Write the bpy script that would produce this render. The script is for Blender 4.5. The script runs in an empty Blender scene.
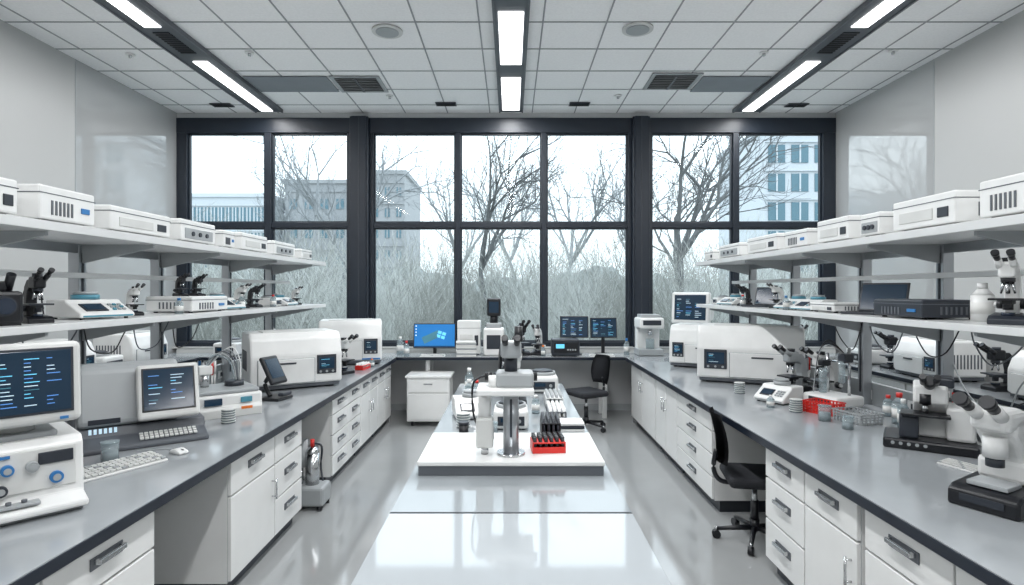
import bpy, bmesh, math, random
from mathutils import Matrix, Vector, Euler, noise
random.seed(7)
scene = bpy.context.scene
COL = scene.collection
R = math.radians

# ------------------------------------------------------------------ materials
_m = {}
def mat(name, col, rough=0.5, metal=0.0, var=0.04, scale=6.0, emit=None, es=0.0, coat=0.0, spec=0.5, bump=0.0):
    if name in _m: return _m[name]
    m = bpy.data.materials.new(name); m.use_nodes = True
    nt = m.node_tree; bs = nt.nodes['Principled BSDF']
    tc = nt.nodes.new('ShaderNodeTexCoord'); nz = nt.nodes.new('ShaderNodeTexNoise')
    nz.inputs['Scale'].default_value = scale; nz.inputs['Detail'].default_value = 3
    nt.links.new(tc.outputs['Object'], nz.inputs['Vector'])
    rp = nt.nodes.new('ShaderNodeValToRGB')
    rp.color_ramp.elements[0].position = 0.3; rp.color_ramp.elements[1].position = 0.7
    c0 = [max(0, c*(1-var)) for c in col]; c1 = [min(1, c*(1+var)) for c in col]
    rp.color_ramp.elements[0].color = (*c0, 1); rp.color_ramp.elements[1].color = (*c1, 1)
    nt.links.new(nz.outputs['Fac'], rp.inputs['Fac'])
    nt.links.new(rp.outputs['Color'], bs.inputs['Base Color'])
    bs.inputs['Roughness'].default_value = rough
    bs.inputs['Metallic'].default_value = metal
    bs.inputs['Specular IOR Level'].default_value = spec
    bs.inputs['Coat Weight'].default_value = coat
    bs.inputs['Coat Roughness'].default_value = rough
    if bump:
        bp = nt.nodes.new('ShaderNodeBump'); bp.inputs['Strength'].default_value = bump
        bp.inputs['Distance'].default_value = 0.01
        nt.links.new(nz.outputs['Fac'], bp.inputs['Height']); nt.links.new(bp.outputs['Normal'], bs.inputs['Normal'])
    if emit:
        bs.inputs['Emission Color'].default_value = (*emit, 1); bs.inputs['Emission Strength'].default_value = es
    _m[name] = m
    return m

WHITE = mat('white_plastic', (0.74, 0.745, 0.735), 0.3)
WHITE2 = mat('warm_white_plastic', (0.60, 0.605, 0.59), 0.4)
LGREY = mat('light_grey_plastic', (0.34, 0.36, 0.37), 0.4)
MGREY = mat('mid_grey_plastic', (0.10, 0.11, 0.125), 0.4)
DGREY = mat('dark_grey_plastic', (0.025, 0.03, 0.04), 0.4)
BLACK = mat('black_plastic', (0.007, 0.008, 0.011), 0.35)
RUBBER = mat('black_fabric', (0.010, 0.011, 0.015), 0.8, bump=0.2, scale=60)
STEEL = mat('brushed_steel', (0.6, 0.61, 0.62), 0.22, 1.0)
ALU = mat('satin_aluminium', (0.40, 0.42, 0.44), 0.35, 0.8)
RED = mat('red_plastic', (0.62, 0.025, 0.018), 0.35)
BLUE = mat('blue_plastic', (0.03, 0.17, 0.42), 0.35)
TEAL = mat('teal_plastic', (0.07, 0.25, 0.33), 0.35)
ORANGE = mat('orange_plastic', (0.8, 0.2, 0.03), 0.4)
CAB = mat('cabinet_white_laminate', (0.74, 0.745, 0.735), 0.22, var=0.02)
CABBODY = mat('cabinet_carcass', (0.34, 0.35, 0.36), 0.4, var=0.02)
TOP = mat('worktop_grey_resin', (0.31, 0.33, 0.345), 0.12, var=0.05, scale=3)
TOPEDGE = mat('worktop_navy_edge', (0.009, 0.014, 0.025), 0.3)
TOPW = mat('island_glossy_white', (0.40, 0.43, 0.45), 0.06, var=0.02, scale=2, spec=.8)
TOPB = mat('island_blue_grey', (0.28, 0.305, 0.32), 0.08, var=0.03, scale=3, spec=.7)
SHELF = mat('shelf_white_laminate', (0.64, 0.65, 0.65), 0.3, var=0.02)
FRAME = mat('window_frame_navy', (0.008, 0.014, 0.024), 0.42)
WALL = mat('wall_satin_panel', (0.46, 0.465, 0.46), 0.42, var=0.02, scale=0.7, spec=.4)
WALLG = mat('wall_gloss_panel', (0.42, 0.43, 0.43), 0.03, var=0.02, scale=0.7, spec=1.0, coat=1.0)
WALLM = mat('wall_matt_paint', (0.47, 0.48, 0.485), 0.6, var=0.03, scale=1)
FLOOR = mat('floor_epoxy', (0.34, 0.35, 0.352), 0.09, var=0.05, scale=1.2, spec=0.85)
CEIL = mat('ceiling_tile', (0.88, 0.88, 0.88), 0.9, var=0.03, scale=40)
GAPSHADE = mat('ceiling_gap_shade', (0.30, 0.31, 0.32), 0.5)  # grey strips painting the shadow gaps between ceiling tiles
HOUSE = mat('light_housing', (0.065, 0.075, 0.09), 0.4)
SLATG = mat('air_panel_grey', (0.2, 0.22, 0.24), 0.5)
LAMP = mat('lamp_diffuser', (1, 1, 1), 0.5, emit=(1, 1, 1), es=3.0)
SCR = mat('screen_dark', (0.008, 0.014, 0.025), 0.12, emit=(0.006, 0.03, 0.06), es=0.5)
SCRB = mat('screen_blue', (0.02, 0.1, 0.3), 0.15, emit=(0.005, 0.13, 0.34), es=0.9)
CY = mat('screen_cyan_text', (0.1, 0.4, 0.6), 0.4, emit=(0.15, 0.6, 0.85), es=0.7)
WT = mat('screen_white_text', (0.5, 0.6, 0.65), 0.4, emit=(0.45, 0.65, 0.8), es=0.6)
GN = mat('screen_blue_text', (0.1, 0.2, 0.5), 0.4, emit=(0.05, 0.25, 0.6), es=0.7)
LENS = mat('dark_lens', (0.02, 0.03, 0.05), 0.05)
PAPER = mat('paper', (0.7, 0.7, 0.68), 0.8)

def mixmat(name, tcol, other, fac, rough, base=None):
    m = bpy.data.materials.new(name); m.use_nodes = True
    nt = m.node_tree; nt.nodes.clear()
    o = nt.nodes.new('ShaderNodeOutputMaterial'); t = nt.nodes.new('ShaderNodeBsdfTransparent')
    g = nt.nodes.new(other); g.inputs['Roughness'].default_value = rough
    if base: g.inputs['Base Color'].default_value = base
    t.inputs['Color'].default_value = tcol
    mx = nt.nodes.new('ShaderNodeMixShader'); mx.inputs[0].default_value = fac
    nt.links.new(t.outputs[0], mx.inputs[1]); nt.links.new(g.outputs[0], mx.inputs[2]); nt.links.new(mx.outputs[0], o.inputs[0])
    return m
GLASS = mixmat('window_glass', (0.95, 0.98, 0.99, 1), 'ShaderNodeBsdfGlossy', .004, .02)
CLEAR = mixmat('clear_labware', (0.8, 0.86, 0.88, 1), 'ShaderNodeBsdfPrincipled', .35, .08, (0.5, 0.57, 0.59, 1))

# ------------------------------------------------------------------ builder
class B:
    def __init__(s):
        s.v = []; s.f = []; s.fm = []; s.fs = []; s.mats = []; s.M = Matrix()
    def mi(s, m):
        if m not in s.mats: s.mats.append(m)
        return s.mats.index(m)
    def push(s, bm, m, T, smooth=None):
        off = len(s.v); MM = s.M @ T
        bm.verts.ensure_lookup_table()
        for i, v in enumerate(bm.verts):
            v.index = i; s.v.append(MM @ v.co)
        k = s.mi(m)
        for f in bm.faces:
            s.f.append([off+v.index for v in f.verts]); s.fm.append(k)
            s.fs.append(bool(smooth(f)) if smooth else False)
        bm.free()
    def box(s, c, size, m, bev=0.0, rot=(0, 0, 0), seg=2):
        bm = bmesh.new(); bmesh.ops.create_cube(bm, size=1)
        bmesh.ops.scale(bm, vec=size, verts=bm.verts)
        if bev > 0:
            bev = min(bev, min(size)*0.45)
            bmesh.ops.bevel(bm, geom=list(bm.edges), offset=bev, segments=seg, affect='EDGES', profile=0.5)
        T = Matrix.Translation(c) @ Euler([R(a) for a in rot]).to_matrix().to_4x4()
        s.push(bm, m, T)
    def b2(s, x0, x1, y0, y1, z0, z1, m, bev=0.0):
        s.box(((x0+x1)/2, (y0+y1)/2, (z0+z1)/2), (x1-x0, y1-y0, z1-z0), m, bev)
    def cyl(s, p0, p1, r, m, r2=None, n=16, bev=0):
        p0 = Vector(p0); p1 = Vector(p1); d = p1-p0; L = d.length
        if L < 1e-6: return
        bm = bmesh.new()
        bmesh.ops.create_cone(bm, cap_ends=True, segments=n, radius1=r, radius2=r if r2 is None else r2, depth=L)
        q = d.to_track_quat('Z', 'Y').to_matrix().to_4x4()
        s.push(bm, m, Matrix.Translation((p0+p1)/2) @ q, smooth=lambda f: len(f.verts) == 4)
    def sph(s, c, r, m, sc=(1, 1, 1), n=16):
        bm = bmesh.new(); bmesh.ops.create_uvsphere(bm, u_segments=n, v_segments=n//2, radius=r)
        s.push(bm, m, Matrix.Translation(c) @ Matrix.Diagonal((*sc, 1)), smooth=lambda f: True)
    def prism(s, prof, x0, x1, m, bev=0.0):
        bm = bmesh.new()
        a = [bm.verts.new((x0, p[0], p[1])) for p in prof]; b = [bm.verts.new((x1, p[0], p[1])) for p in prof]
        n = len(prof); bm.faces.new(a); bm.faces.new(b[::-1])
        for i in range(n): bm.faces.new([a[i], b[i], b[(i+1) % n], a[(i+1) % n]])
        bmesh.ops.recalc_face_normals(bm, faces=bm.faces)
        if bev: bmesh.ops.bevel(bm, geom=list(bm.edges), offset=bev, segments=2, affect='EDGES', profile=0.5)
        s.push(bm, m, Matrix())
    def tube(s, pts, r, m, n=8, sub=5):
        P = [Vector(p) for p in pts]; Q = []
        for i in range(len(P)-1):
            p0 = P[max(i-1, 0)]; p1 = P[i]; p2 = P[i+1]; p3 = P[min(i+2, len(P)-1)]
            for k in range(sub):
                t = k/sub
                Q.append(0.5*((2*p1)+(p2-p0)*t+(2*p0-5*p1+4*p2-p3)*t*t+(3*p1-p0-3*p2+p3)*t**3))
        Q.append(P[-1])
        bm = bmesh.new(); rings = []
        for i, q in enumerate(Q):
            d = (Q[min(i+1, len(Q)-1)]-Q[max(i-1, 0)])
            if d.length < 1e-7: d = Vector((0, 0, 1))
            rot = d.to_track_quat('Z', 'Y').to_matrix()
            rings.append([bm.verts.new(q+rot @ Vector((r*math.cos(2*math.pi*j/n), r*math.sin(2*math.pi*j/n), 0))) for j in range(n)])
        for i in range(len(rings)-1):
            for j in range(n):
                bm.faces.new([rings[i][j], rings[i][(j+1) % n], rings[i+1][(j+1) % n], rings[i+1][j]])
        bm.faces.new(rings[0][::-1]); bm.faces.new(rings[-1])
        s.push(bm, m, Matrix(), smooth=lambda f: len(f.verts) == 4)
    def at(s, loc=(0, 0, 0), rot=(0, 0, 0)):
        s.M = Matrix.Translation(loc) @ Euler([R(a) for a in rot]).to_matrix().to_4x4()
    def done(s, name, loc=(0, 0, 0), rz=0, sc=1.0):
        me = bpy.data.meshes.new(name)
        me.from_pydata([tuple(v) for v in s.v], [], s.f)
        for m in s.mats: me.materials.append(m)
        me.polygons.foreach_set('material_index', s.fm); me.polygons.foreach_set('use_smooth', s.fs)
        me.update()
        o = bpy.data.objects.new(name, me); COL.objects.link(o)
        o.location = loc; o.rotation_euler = (0, 0, R(rz)); o.scale = (sc, sc, sc)
        return o

def inst(o, loc, rz=0, sc=1.0):
    n = bpy.data.objects.new(o.name.split('.')[0], o.data); COL.objects.link(n)
    n.location = loc; n.rotation_euler = (0, 0, R(rz)); n.scale = (sc, sc, sc) if not isinstance(sc, tuple) else sc
    return n

def simple(name, *a, **k):
    b = B(); b.b2(*a, **k); return b.done(name)

# ------------------------------------------------------------------ room
XL, XR, YB, YF, H = -5.15, 5.0, 8.8, -3.2, 4.58
simple('floor', XL-.2, XR+.2, YF-.2, YB+.2, -0.1, 0, FLOOR)
simple('ceiling', XL-.2, XR+.2, YF-.2, YB+.2, H, H+0.1, CEIL)
b = B(); b.b2(XL-.2, XL, YF, 6.75, 0, H, WALL); b.b2(XL-.2, XL, 6.75, YB+.2, 0, H, WALLG); b.done('wall_left')
b = B(); b.b2(XR, XR+.2, YF, 6.75, 0, H, WALL); b.b2(XR, XR+.2, 6.75, YB+.2, 0, H, WALLG); b.done('wall_right')
simple('wall_rear', XL-.2, XR+.2, YF-.2, YF, 0, H, WALLM)
b = B()
b.b2(XL, XR, YB, YB+.2, 0, 0.98, WALLM); b.b2(XL, XR, YB, YB+.2, 4.5, H, WALLM)
b.done('wall_back')
for i, (x, s) in enumerate(((XL, 1), (XR, -1))):
    b = B()
    for y in (-1.6, 0.5, 2.6, 4.7, 6.75):
        b.box((x+s*0.002, y, H/2), (0.004, 0.012, H), LGREY)
    b.done('trim_%d' % (i+1))
b = B()
T = 0.65
x = -T*7.5
while x < XR:
    if x > XL: b.b2(x-.008, x+.008, YF, YB, H-.006, H, GAPSHADE)
    x += T
y = YB-T*0.6
while y > YF:
    b.b2(XL, XR, y-.008, y+.008, H-.0065, H-.0005, GAPSHADE); y -= T
b.done('trim_3')
simple('baseboard_back', -5.1, 4.95, YB-.015, YB, 0, 0.1, LGREY)

def window(name, xs, x0, x1):
    b = B(); z0, z1, zt = 0.98, 4.5, 2.85
    b.b2(x0, x1, YB-.02, YB+.12, z0, z0+.07, FRAME, .005)
    b.b2(x0, x1, YB-.02, YB+.12, 4.27, z1, FRAME, .005)
    b.b2(x0, x1, YB, YB+.12, zt-.04, zt+.04, FRAME, .005)
    edges = [(x0, xs[0][0])]+[(xs[i][1], xs[i+1][0]) for i in range(len(xs)-1)]+[(xs[-1][1], x1)]
    for a, c in edges: b.b2(a, c, YB-.015, YB+.125, z0+.07, 4.27, FRAME, .005)
    for a, c in xs:
        for za, zb in ((z0+.07, zt-.04), (zt+.04, 4.27)):
            w = .022
            b.b2(a, a+w, YB+.03, YB+.09, za, zb, FRAME); b.b2(c-w, c, YB+.03, YB+.09, za, zb, FRAME)
            b.b2(a+w, c-w, YB+.03, YB+.09, za, za+w, FRAME); b.b2(a+w, c-w, YB+.03, YB+.09, zb-w, zb, FRAME)
            b.b2(a+w, c-w, YB+.058, YB+.062, za+w, zb-w, GLASS)
    return b.done(name)
window('window_1', [(-4.99, -3.8), (-3.69, -2.52)], XL, -2.46)
window('window_2', [(-2.12, -0.86), (-0.78, 0.47), (0.55, 1.8)], -2.18, 1.86)
window('window_3', [(2.17, 3.42), (3.51, 4.8)], 2.12, XR)
for k, (a, c) in enumerate(((-2.46, -2.18), (1.86, 2.12))):
    b = B(); b.b2(a, c, YB-.1, YB+.15, 0.98, 4.5, FRAME, .008)
    b.b2(a+.03, c-.03, YB-.115, YB-.1, 1.0, 4.5, FRAME)
    b.b2((a+c)/2-.008, (a+c)/2+.008, YB-.12, YB-.115, 1.0, 4.5, DGREY)
    b.done('trim_%d' % (k+4))
simple('window_sill', XL, XR, YB-.12, YB-.021, 0.96, 0.98, WHITE2)

# ------------------------------------------------------------------ ceiling fixtures
def area(x, y, sx, sy, p, z=H-.075):
    l = bpy.data.lights.new('lamp_light', 'AREA'); l.shape = 'RECTANGLE'; l.size = sx; l.size_y = sy; l.energy = p
    l.color = (0.98, 0.99, 1.0)
    o = bpy.data.objects.new('lamp_light', l); o.location = (x, y, z); COL.objects.link(o); return o
def fixture(x, hw, lw, segs, vents, y0, y1, pw):
    b = B(); z = H-.045
    b.b2(x-hw, x+hw, y0, y1, z, H-.007, HOUSE, .004)
    for k in (-1, 1): b.b2(x+k*hw-.01, x+k*hw+.01, y0, y1, z-.012, H-.007, MGREY)
    for a, c in segs:
        b.b2(x-lw, x+lw, a, c, z-.012, z, LAMP, .003)
    for a, c in vents:
        n = int((c-a)/0.05)
        for i in range(n): b.b2(x-lw, x+lw, a+i*.05, a+i*.05+.02, z-.01, z, BLACK)
    par = b.done('ceiling_light')
    for a, c in segs:
        o = area(x, (a+c)/2, lw*1.9, (c-a)*.98, pw*(c-a)); o.parent = par
    return par
fixture(0.0, .17, .125, [(-2.6, -.4), (0.2, 2.4), (3.0, 5.1), (5.5, 6.78), (7.22, 8.5)], [], YF+.1, 8.62, 27)
for x in (-3.65, 3.55):
    fixture(x, .2, .085, [(-2.6, -.4), (0.2, 2.4), (3.2, 5.82), (6.7, 8.55)], [(5.95, 6.55), (2.5, 3.1)], YF+.1, 8.62, 18)
def diffuser(x, y):
    b = B(); z = H-.02
    b.b2(x-.32, x+.32, y-.29, y+.29, z, H-.007, LGREY, .003)
    b.b2(x-.27, x+.27, y-.24, y+.24, z-.002, z, BLACK)
    for i in range(8): b.box((x, y-.21+i*.06, z-.008), (.52, .028, .006), LGREY, rot=(28, 0, 0))
    b.box((x, y, z-.008), (.03, .48, .016), MGREY)
    b.done('ceiling_air_diffuser')
diffuser(-2.0, 7.55); diffuser(2.1, 7.45)
for i, (a, c) in enumerate(((-3.42, -2.35), (2.45, 3.32))):
    simple('ceiling_air_panel', a, c, 7.27, 7.82, H-.02, H-.007, SLATG, .003)
for x, y in ((-1.3, 6.0), (1.32, 5.95), (-1.6, 4.0), (1.6, 4.0)):
    b = B(); b.cyl((x, y, H-.022), (x, y, H-.007), .16, WHITE2, n=32); b.cyl((x, y, H-.028), (x, y, H-.022), .12, LGREY, n=32)
    b.done('ceiling_speaker')
for x, y in ((-4.25, 8.4), (4.2, 8.4), (-0.95, 8.35), (1.0, 8.35)):
    b = B(); b.b2(x-.15, x+.15, y-.08, y+.08, H-.018, H-.007, MGREY)
    for i in range(5): b.b2(x-.14, x+.14, y-.07+i*.03, y-.055+i*.03, H-.022, H-.018, BLACK)
    b.done('ceiling_grille')
for x, y in ((-3.0, 6.55), (2.9, 6.55), (-1.7, 8.0), (1.5, 8.0), (-4.4, 6.6), (4.35, 6.5)):
    b = B(); b.cyl((x, y, H-.018), (x, y, H-.007), .05, WHITE, n=20); b.cyl((x, y, H-.045), (x, y, H-.018), .018, STEEL)
    b.done('sprinkler_head')

# ------------------------------------------------------------------ benches
CT = 0.90
def top(b, x0, x1, y0, y1, z=CT, m=TOP, th=.045):
    b.b2(x0, x1, y0, y1, z-th, z-.004, TOPEDGE, .003)
    b.b2(x0+.004, x1-.004, y0+.004, y1-.004, z-.005, z, m)
def bench(sgn):
    b = B()
    xa, xb = sorted((sgn*1.62, sgn*3.3))
    top(b, xa, xb, -1.0, 8.07, th=.055)
    xp, xq = sorted((sgn*2.5, sgn*2.53))
    b.b2(xp, xq, -0.95, 8.0, 0, CT-.055, CABBODY)
    xp, xq = sorted((sgn*3.22, sgn*3.25))
    b.b2(xp, xq, -0.95, 8.0, 0.1, CT-.055, CAB)
    xp, xq = sorted((sgn*1.7, sgn*3.2)); b.b2(xp, xq, 7.97, 8.0, 0, CT-.055, CABBODY)
    b.done('lab_bench')
bench(-1); bench(1)
b = B(); top(b, -5.1, 4.95, 8.08, 8.66)
for x in (-1.2, 1.35, 0.1):
    b.b2(x-.03, x+.03, 8.22, 8.28, 0, CT-.045, WHITE, .004); b.b2(x-.03, x+.03, 8.55, 8.61, 0, CT-.045, WHITE, .004)
b.b2(-5.05, 4.9, 8.62, 8.65, CT, CT+.05, WHITE2)
b.done('desk_along_windows')
for sgn, xw in ((-1, XL), (1, XR)):
    b = B(); xa, xb = sorted((xw-sgn*.02, xw-sgn*.75)); top(b, xa, xb, -1, 8.05)
    xa, xb = sorted((xw-sgn*.02, xw-sgn*.7)); b.b2(xa, xb, -1, 8.0, .1, CT-.045, CAB)
    for i in range(11):
        xf = xw-sgn*.705; b.box((xf, -.6+i*.8, .48), (.02, .78, .7), CAB, .006)
        b.cyl((xf-sgn*.02, -.75+i*.8, .75), (xf-sgn*.02, -.45+i*.8, .75), .008, STEEL, n=8)
    b.done('side_bench')

def handle(b, c, L, vert=False):
    x, y, z = c
    if vert:
        b.cyl((x, y-.032, z-L/2), (x, y-.032, z+L/2), .007, STEEL, n=10)
        for k in (-1, 1): b.cyl((x, y-.032, z+k*L*.38), (x, y, z+k*L*.38), .006, STEEL, n=8)
    else:
        b.box((x, y-.004, z), (L+.03, .006, .05), MGREY, .003)
        b.box((x, y-.03, z+.008), (L, .012, .022), STEEL, .004)
        for k in (-1, 1): b.box((x+k*L*.46, y-.017, z+.008), (.012, .03, .02), STEEL)
def cabinet(w, cols, sgn, y0):
    b = B(); hh = CT-.058; D = .76
    b.b2(-w/2, w/2, .02, D, .1, hh, CABBODY, .002)
    b.b2(-w/2-.001, -w/2+.001, .02, D, .1, hh, CAB); b.b2(w/2-.001, w/2+.001, .02, D, .1, hh, CAB)
    b.b2(-w/2+.02, w/2-.02, .07, D-.02, 0, .1, DGREY)
    x = -w/2
    for fr, rows in cols:
        cw = w*fr; z = hh-.006
        for kind, rf in rows:
            rh = (hh-.11)*rf
            b.box((x+cw/2, .01, z-rh/2), (cw-.012, .022, rh-.012), CAB, .004)
            if kind == 'd': handle(b, (x+cw/2, 0, z-rh*.42), min(.16, cw*.45))
            elif kind == 'o': handle(b, (x+cw-.05, 0, z-rh*.3), .14, True)
            elif kind == 'l': handle(b, (x+.05, 0, z-rh*.3), .14, True)
            z -= rh
        x += cw
    return b.done('base_cabinet', (sgn*1.67, y0+w/2, 0), 90 if sgn < 0 else -90)
dr4 = [('d', .22), ('d', .26), ('d', .26), ('d', .26)]
cabinet(1.3, [(.5, [('d', .26), ('o', .74)]), (.5, [('d', .26), ('d', .37), ('d', .37)])], -1, 1.38)
cabinet(.95, [(.5, [('d', .26), ('d', .74)]), (.5, [('d', .26), ('l', .74)])], -1, .2)
cabinet(1.16, [(.55, [('d', .3), ('o', .7)]), (.45, [('d', .3), ('d', .35), ('d', .35)])], -1, 3.40)
cabinet(1.0, [(.5, dr4), (.5, dr4)], -1, 5.34)
cabinet(.8, [(.5, [('d', .24), ('o', .76)]), (.5, [('d', .24), ('l', .76)])], -1, 6.35)
cabinet(.78, [(.5, [('d', .24), ('o', .76)]), (.5, [('d', .24), ('l', .76)])], -1, 7.16)
cabinet(1.3, [(.5, [('o', 1)]), (.5, [('l', 1)])], 1, 6.62)
cabinet(.85, [(.5, [('o', 1)]), (.5, [('l', 1)])], 1, 5.75)
cabinet(1.0, [(1, dr4)], 1, 4.74)
cabinet(1.0, [(.5, [('d', .28), ('d', .36), ('d', .36)]), (.5, [('d', .28), ('o', .72)])], 1, 2.75)
cabinet(1.1, [(.5, [('d', .28), ('d', .36), ('d', .36)]), (.5, [('d', .28), ('d', .36), ('d', .36)])], 1, 1.6)
cabinet(1.0, [(.5, [('d', .28), ('d', .72)]), (.5, [('d', .28), ('l', .72)])], 1, .5)

b = B()
b.b2(-.29, .29, 0, .45, .07, .66, CAB, .008); b.b2(-.31, .31, -.02, .47, .66, .69, WHITE, .006)
b.box((0, -.006, .55), (.54, .016, .17), CAB, .004); b.box((0, -.006, .27), (.54, .016, .34), CAB, .004)
b.box((.0, -.02, .58), (.12, .014, .015), STEEL, .003)
for x in (-.22, .22):
    for y in (.06, .39):
        b.cyl((x-.015, y, .035), (x+.015, y, .035), .035, BLACK); b.cyl((x, y, .035), (x, y, .07), .01, STEEL)
b.done('mobile_pedestal', (-1.12, 7.72, 0))

# island
b = B()
top(b, -.52, .52, -.2, 2.43, m=TOPW); top(b, -.52, .52, 2.44, 5.8, m=TOPB)
b.b2(-.46, .46, -.1, 5.7, .1, CT-.045, CAB); b.b2(-.42, .42, 0, 5.62, 0, .1, DGREY)
for i in range(8):
    for s in (-1, 1):
        b.box((s*.462, .3+i*.7, .47), (.02, .68, .72), CAB, .005)
        b.cyl((s*.485, .2+i*.7, .78), (s*.485, .4+i*.7, .78), .008, STEEL, n=8)
b.done('island_bench')
b = B()
b.b2(-.475, .475, 2.92, 3.5, CT, CT+.05, MGREY, .003); b.b2(-.48, .48, 2.91, 3.51, CT+.05, CT+.075, WHITE, .006)
b.done('riser_platform')
RZ = CT+.075

# ------------------------------------------------------------------ shelving
def shelving(sgn):
    b = B()
    def bb(xa, xb, *r, **k):
        xa, xb = sorted((sgn*xa, sgn*xb)); b.b2(xa, xb, *r, **k)
    y0, y1 = 1.2, 7.4
    bb(2.4, 3.02, y0, y1, 2.16, 2.21, SHELF, .004)
    bb(2.4, 3.02, y0, y1, 1.63, 1.67, SHELF, .004)
    bb(2.398, 2.404, y0, y1, 2.163, 2.207, SHELF)
    bb(2.86, 2.925, y0, y1, 1.93, 1.965, SHELF, .003)
    bb(2.93, 2.97, y0, y1, 2.10, 2.16, ALU)
    for y in (1.25, 2.1, 3.0, 3.9, 4.78, 5.95, 7.0):
        bb(2.925, 3.0, y-.035, y+.035, CT, 2.165, ALU, .004)
        bb(2.921, 2.925, y-.010, y+.010, CT+.1, 2.1, DGREY)
        for z in (2.162, 1.632):
            x0, x1 = sgn*2.44, sgn*2.925
            bm = bmesh.new()
            pts = [(x0, z-.002), (x0, z-.025), (x1, z-.13), (x1, z-.002)]
            A = [bm.verts.new((p[0], y-.01, p[1])) for p in pts]; C = [bm.verts.new((p[0], y+.01, p[1])) for p in pts]
            bm.faces.new(A); bm.faces.new(C[::-1])
            for i in range(4): bm.faces.new([A[i], C[i], C[(i+1) % 4], A[(i+1) % 4]])
            bmesh.ops.recalc_face_normals(bm, faces=bm.faces)
            b.push(bm, LGREY, Matrix())
    bb(3.0, 3.04, y0, y1, CT, CT+.18, LGREY, .003)
    y = y0+.3
    while y < y1-.2:
        bb(2.992, 3.0, y-.06, y+.06, CT+.04, CT+.12, WHITE, .002); bb(2.989, 2.992, y-.02, y+.02, CT+.06, CT+.1, DGREY)
        y += .55
    b.done('reagent_shelf')
shelving(-1); shelving(1)
UZ, LZ = 2.21, 1.67

# ------------------------------------------------------------------ equipment builders
def textlines(b, w, h, rows, cols=2, y=-.004, seed=1):
    rnd = random.Random(seed)
    rows = int(rows*1.5)
    for i in range(rows):
        for j in range(cols):
            if rnd.random() < .2: continue
            L = w/cols*rnd.uniform(.2, .7); x = -w/2+w/cols*(j+.08)+L/2
            z = h/2-h*(i+.8)/(rows+.6)
            b.box((x, y, z), (L, .001, h/rows*.2), rnd.choice([CY, WT, WT, GN, TEAL]))
def monitor_flat(w=.5, h=.3, blue=False, seed=1, body=BLACK, lift=0):
    b = B()
    b.box((0, 0, .008), (.22, .17, .016), body, .006); b.box((0, .03, .09+lift/2), (.05, .03, .16+lift), body, .006)
    b.at((0, 0, .1+h/2+lift), (-6, 0, 0))
    b.box((0, 0, 0), (w, .035, h), body, .008); b.box((0, -.0175, 0), (w-.03, .004, h-.03), SCRB if blue else SCR)
    if blue:
        b.box((.10, -.0205, .01), (.12, .001, .10), CY, rot=(0, 18, 0)); b.box((.10, -.0215, .01), (.012, .001, .12), SCRB, rot=(0, 18, 0)); b.box((.1, -.0215, .01), (.14, .001, .012), SCRB, rot=(0, 18, 0))
        for k in range(5): b.box((-.05, -.0200-.0003*k, -.02), (.26-.04*k, .001, .10-.02*k), TEAL, rot=(0, -25+8*k, 0))
        b.box((0, -.0215, -h/2+.025), (w-.04, .001, .012), SCR)
        for i in range(4): b.box((-w/2+.04, -.0205, h/2-.04-i*.045), (.018, .001, .018), WT)
    else: textlines(b, w-.06, h-.06, 8, 3, -.0205, seed)
    b.at()
    return b
def microscope(body=WHITE, base=BLACK, acc=BLACK):
    b = B()
    b.prism([(-.12, 0), (-.12, .035), (-.08, .055), (.10, .07), (.13, .05), (.13, 0)], -.09, .09, base, .006)
    b.cyl((0, -.05, .055), (0, -.05, .075), .035, LENS)
    b.prism([(.05, .05), (.06, .18), (.045, .27), (-.02, .31), (-.02, .36), (.06, .36), (.11, .30), (.125, .2), (.125, .05)], -.038, .038, body, .008)
    b.box((0, -.05, .155), (.17, .15, .014), acc, .003); b.box((0, -.03, .14), (.05, .12, .03), acc, .003)
    b.cyl((0, -.05, .09), (0, -.05, .145), .026, acc)
    b.cyl((0, -.05, .26), (0, -.05, .285), .036, acc)
    for a in (0, 90, 180, 270):
        dx, dy = .02*math.cos(R(a)), .02*math.sin(R(a)); b.cyl((dx, -.05+dy, .26), (dx*1.7, -.05+dy*1.7, .19), .011, STEEL, .006, n=10)
    b.box((0, -.04, .335), (.085, .13, .10), body, .02, seg=3)
    b.cyl((0, -.04, .38), (0, -.04, .41), .035, acc)
    for s in (-1, 1):
        b.cyl((s*.032, -.08, .355), (s*.034, -.15, .40), .02, body); b.cyl((s*.034, -.14, .394), (s*.036, -.20, .432), .0165, BLACK)
        b.cyl((s*.036, -.19, .426), (s*.036, -.21, .439), .021, BLACK)
        b.cyl((s*.035, .09, .12), (s*.075, .09, .12), .028, acc); b.cyl((s*.075, .09, .12), (s*.09, .09, .12), .016, body)
    return b
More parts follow.
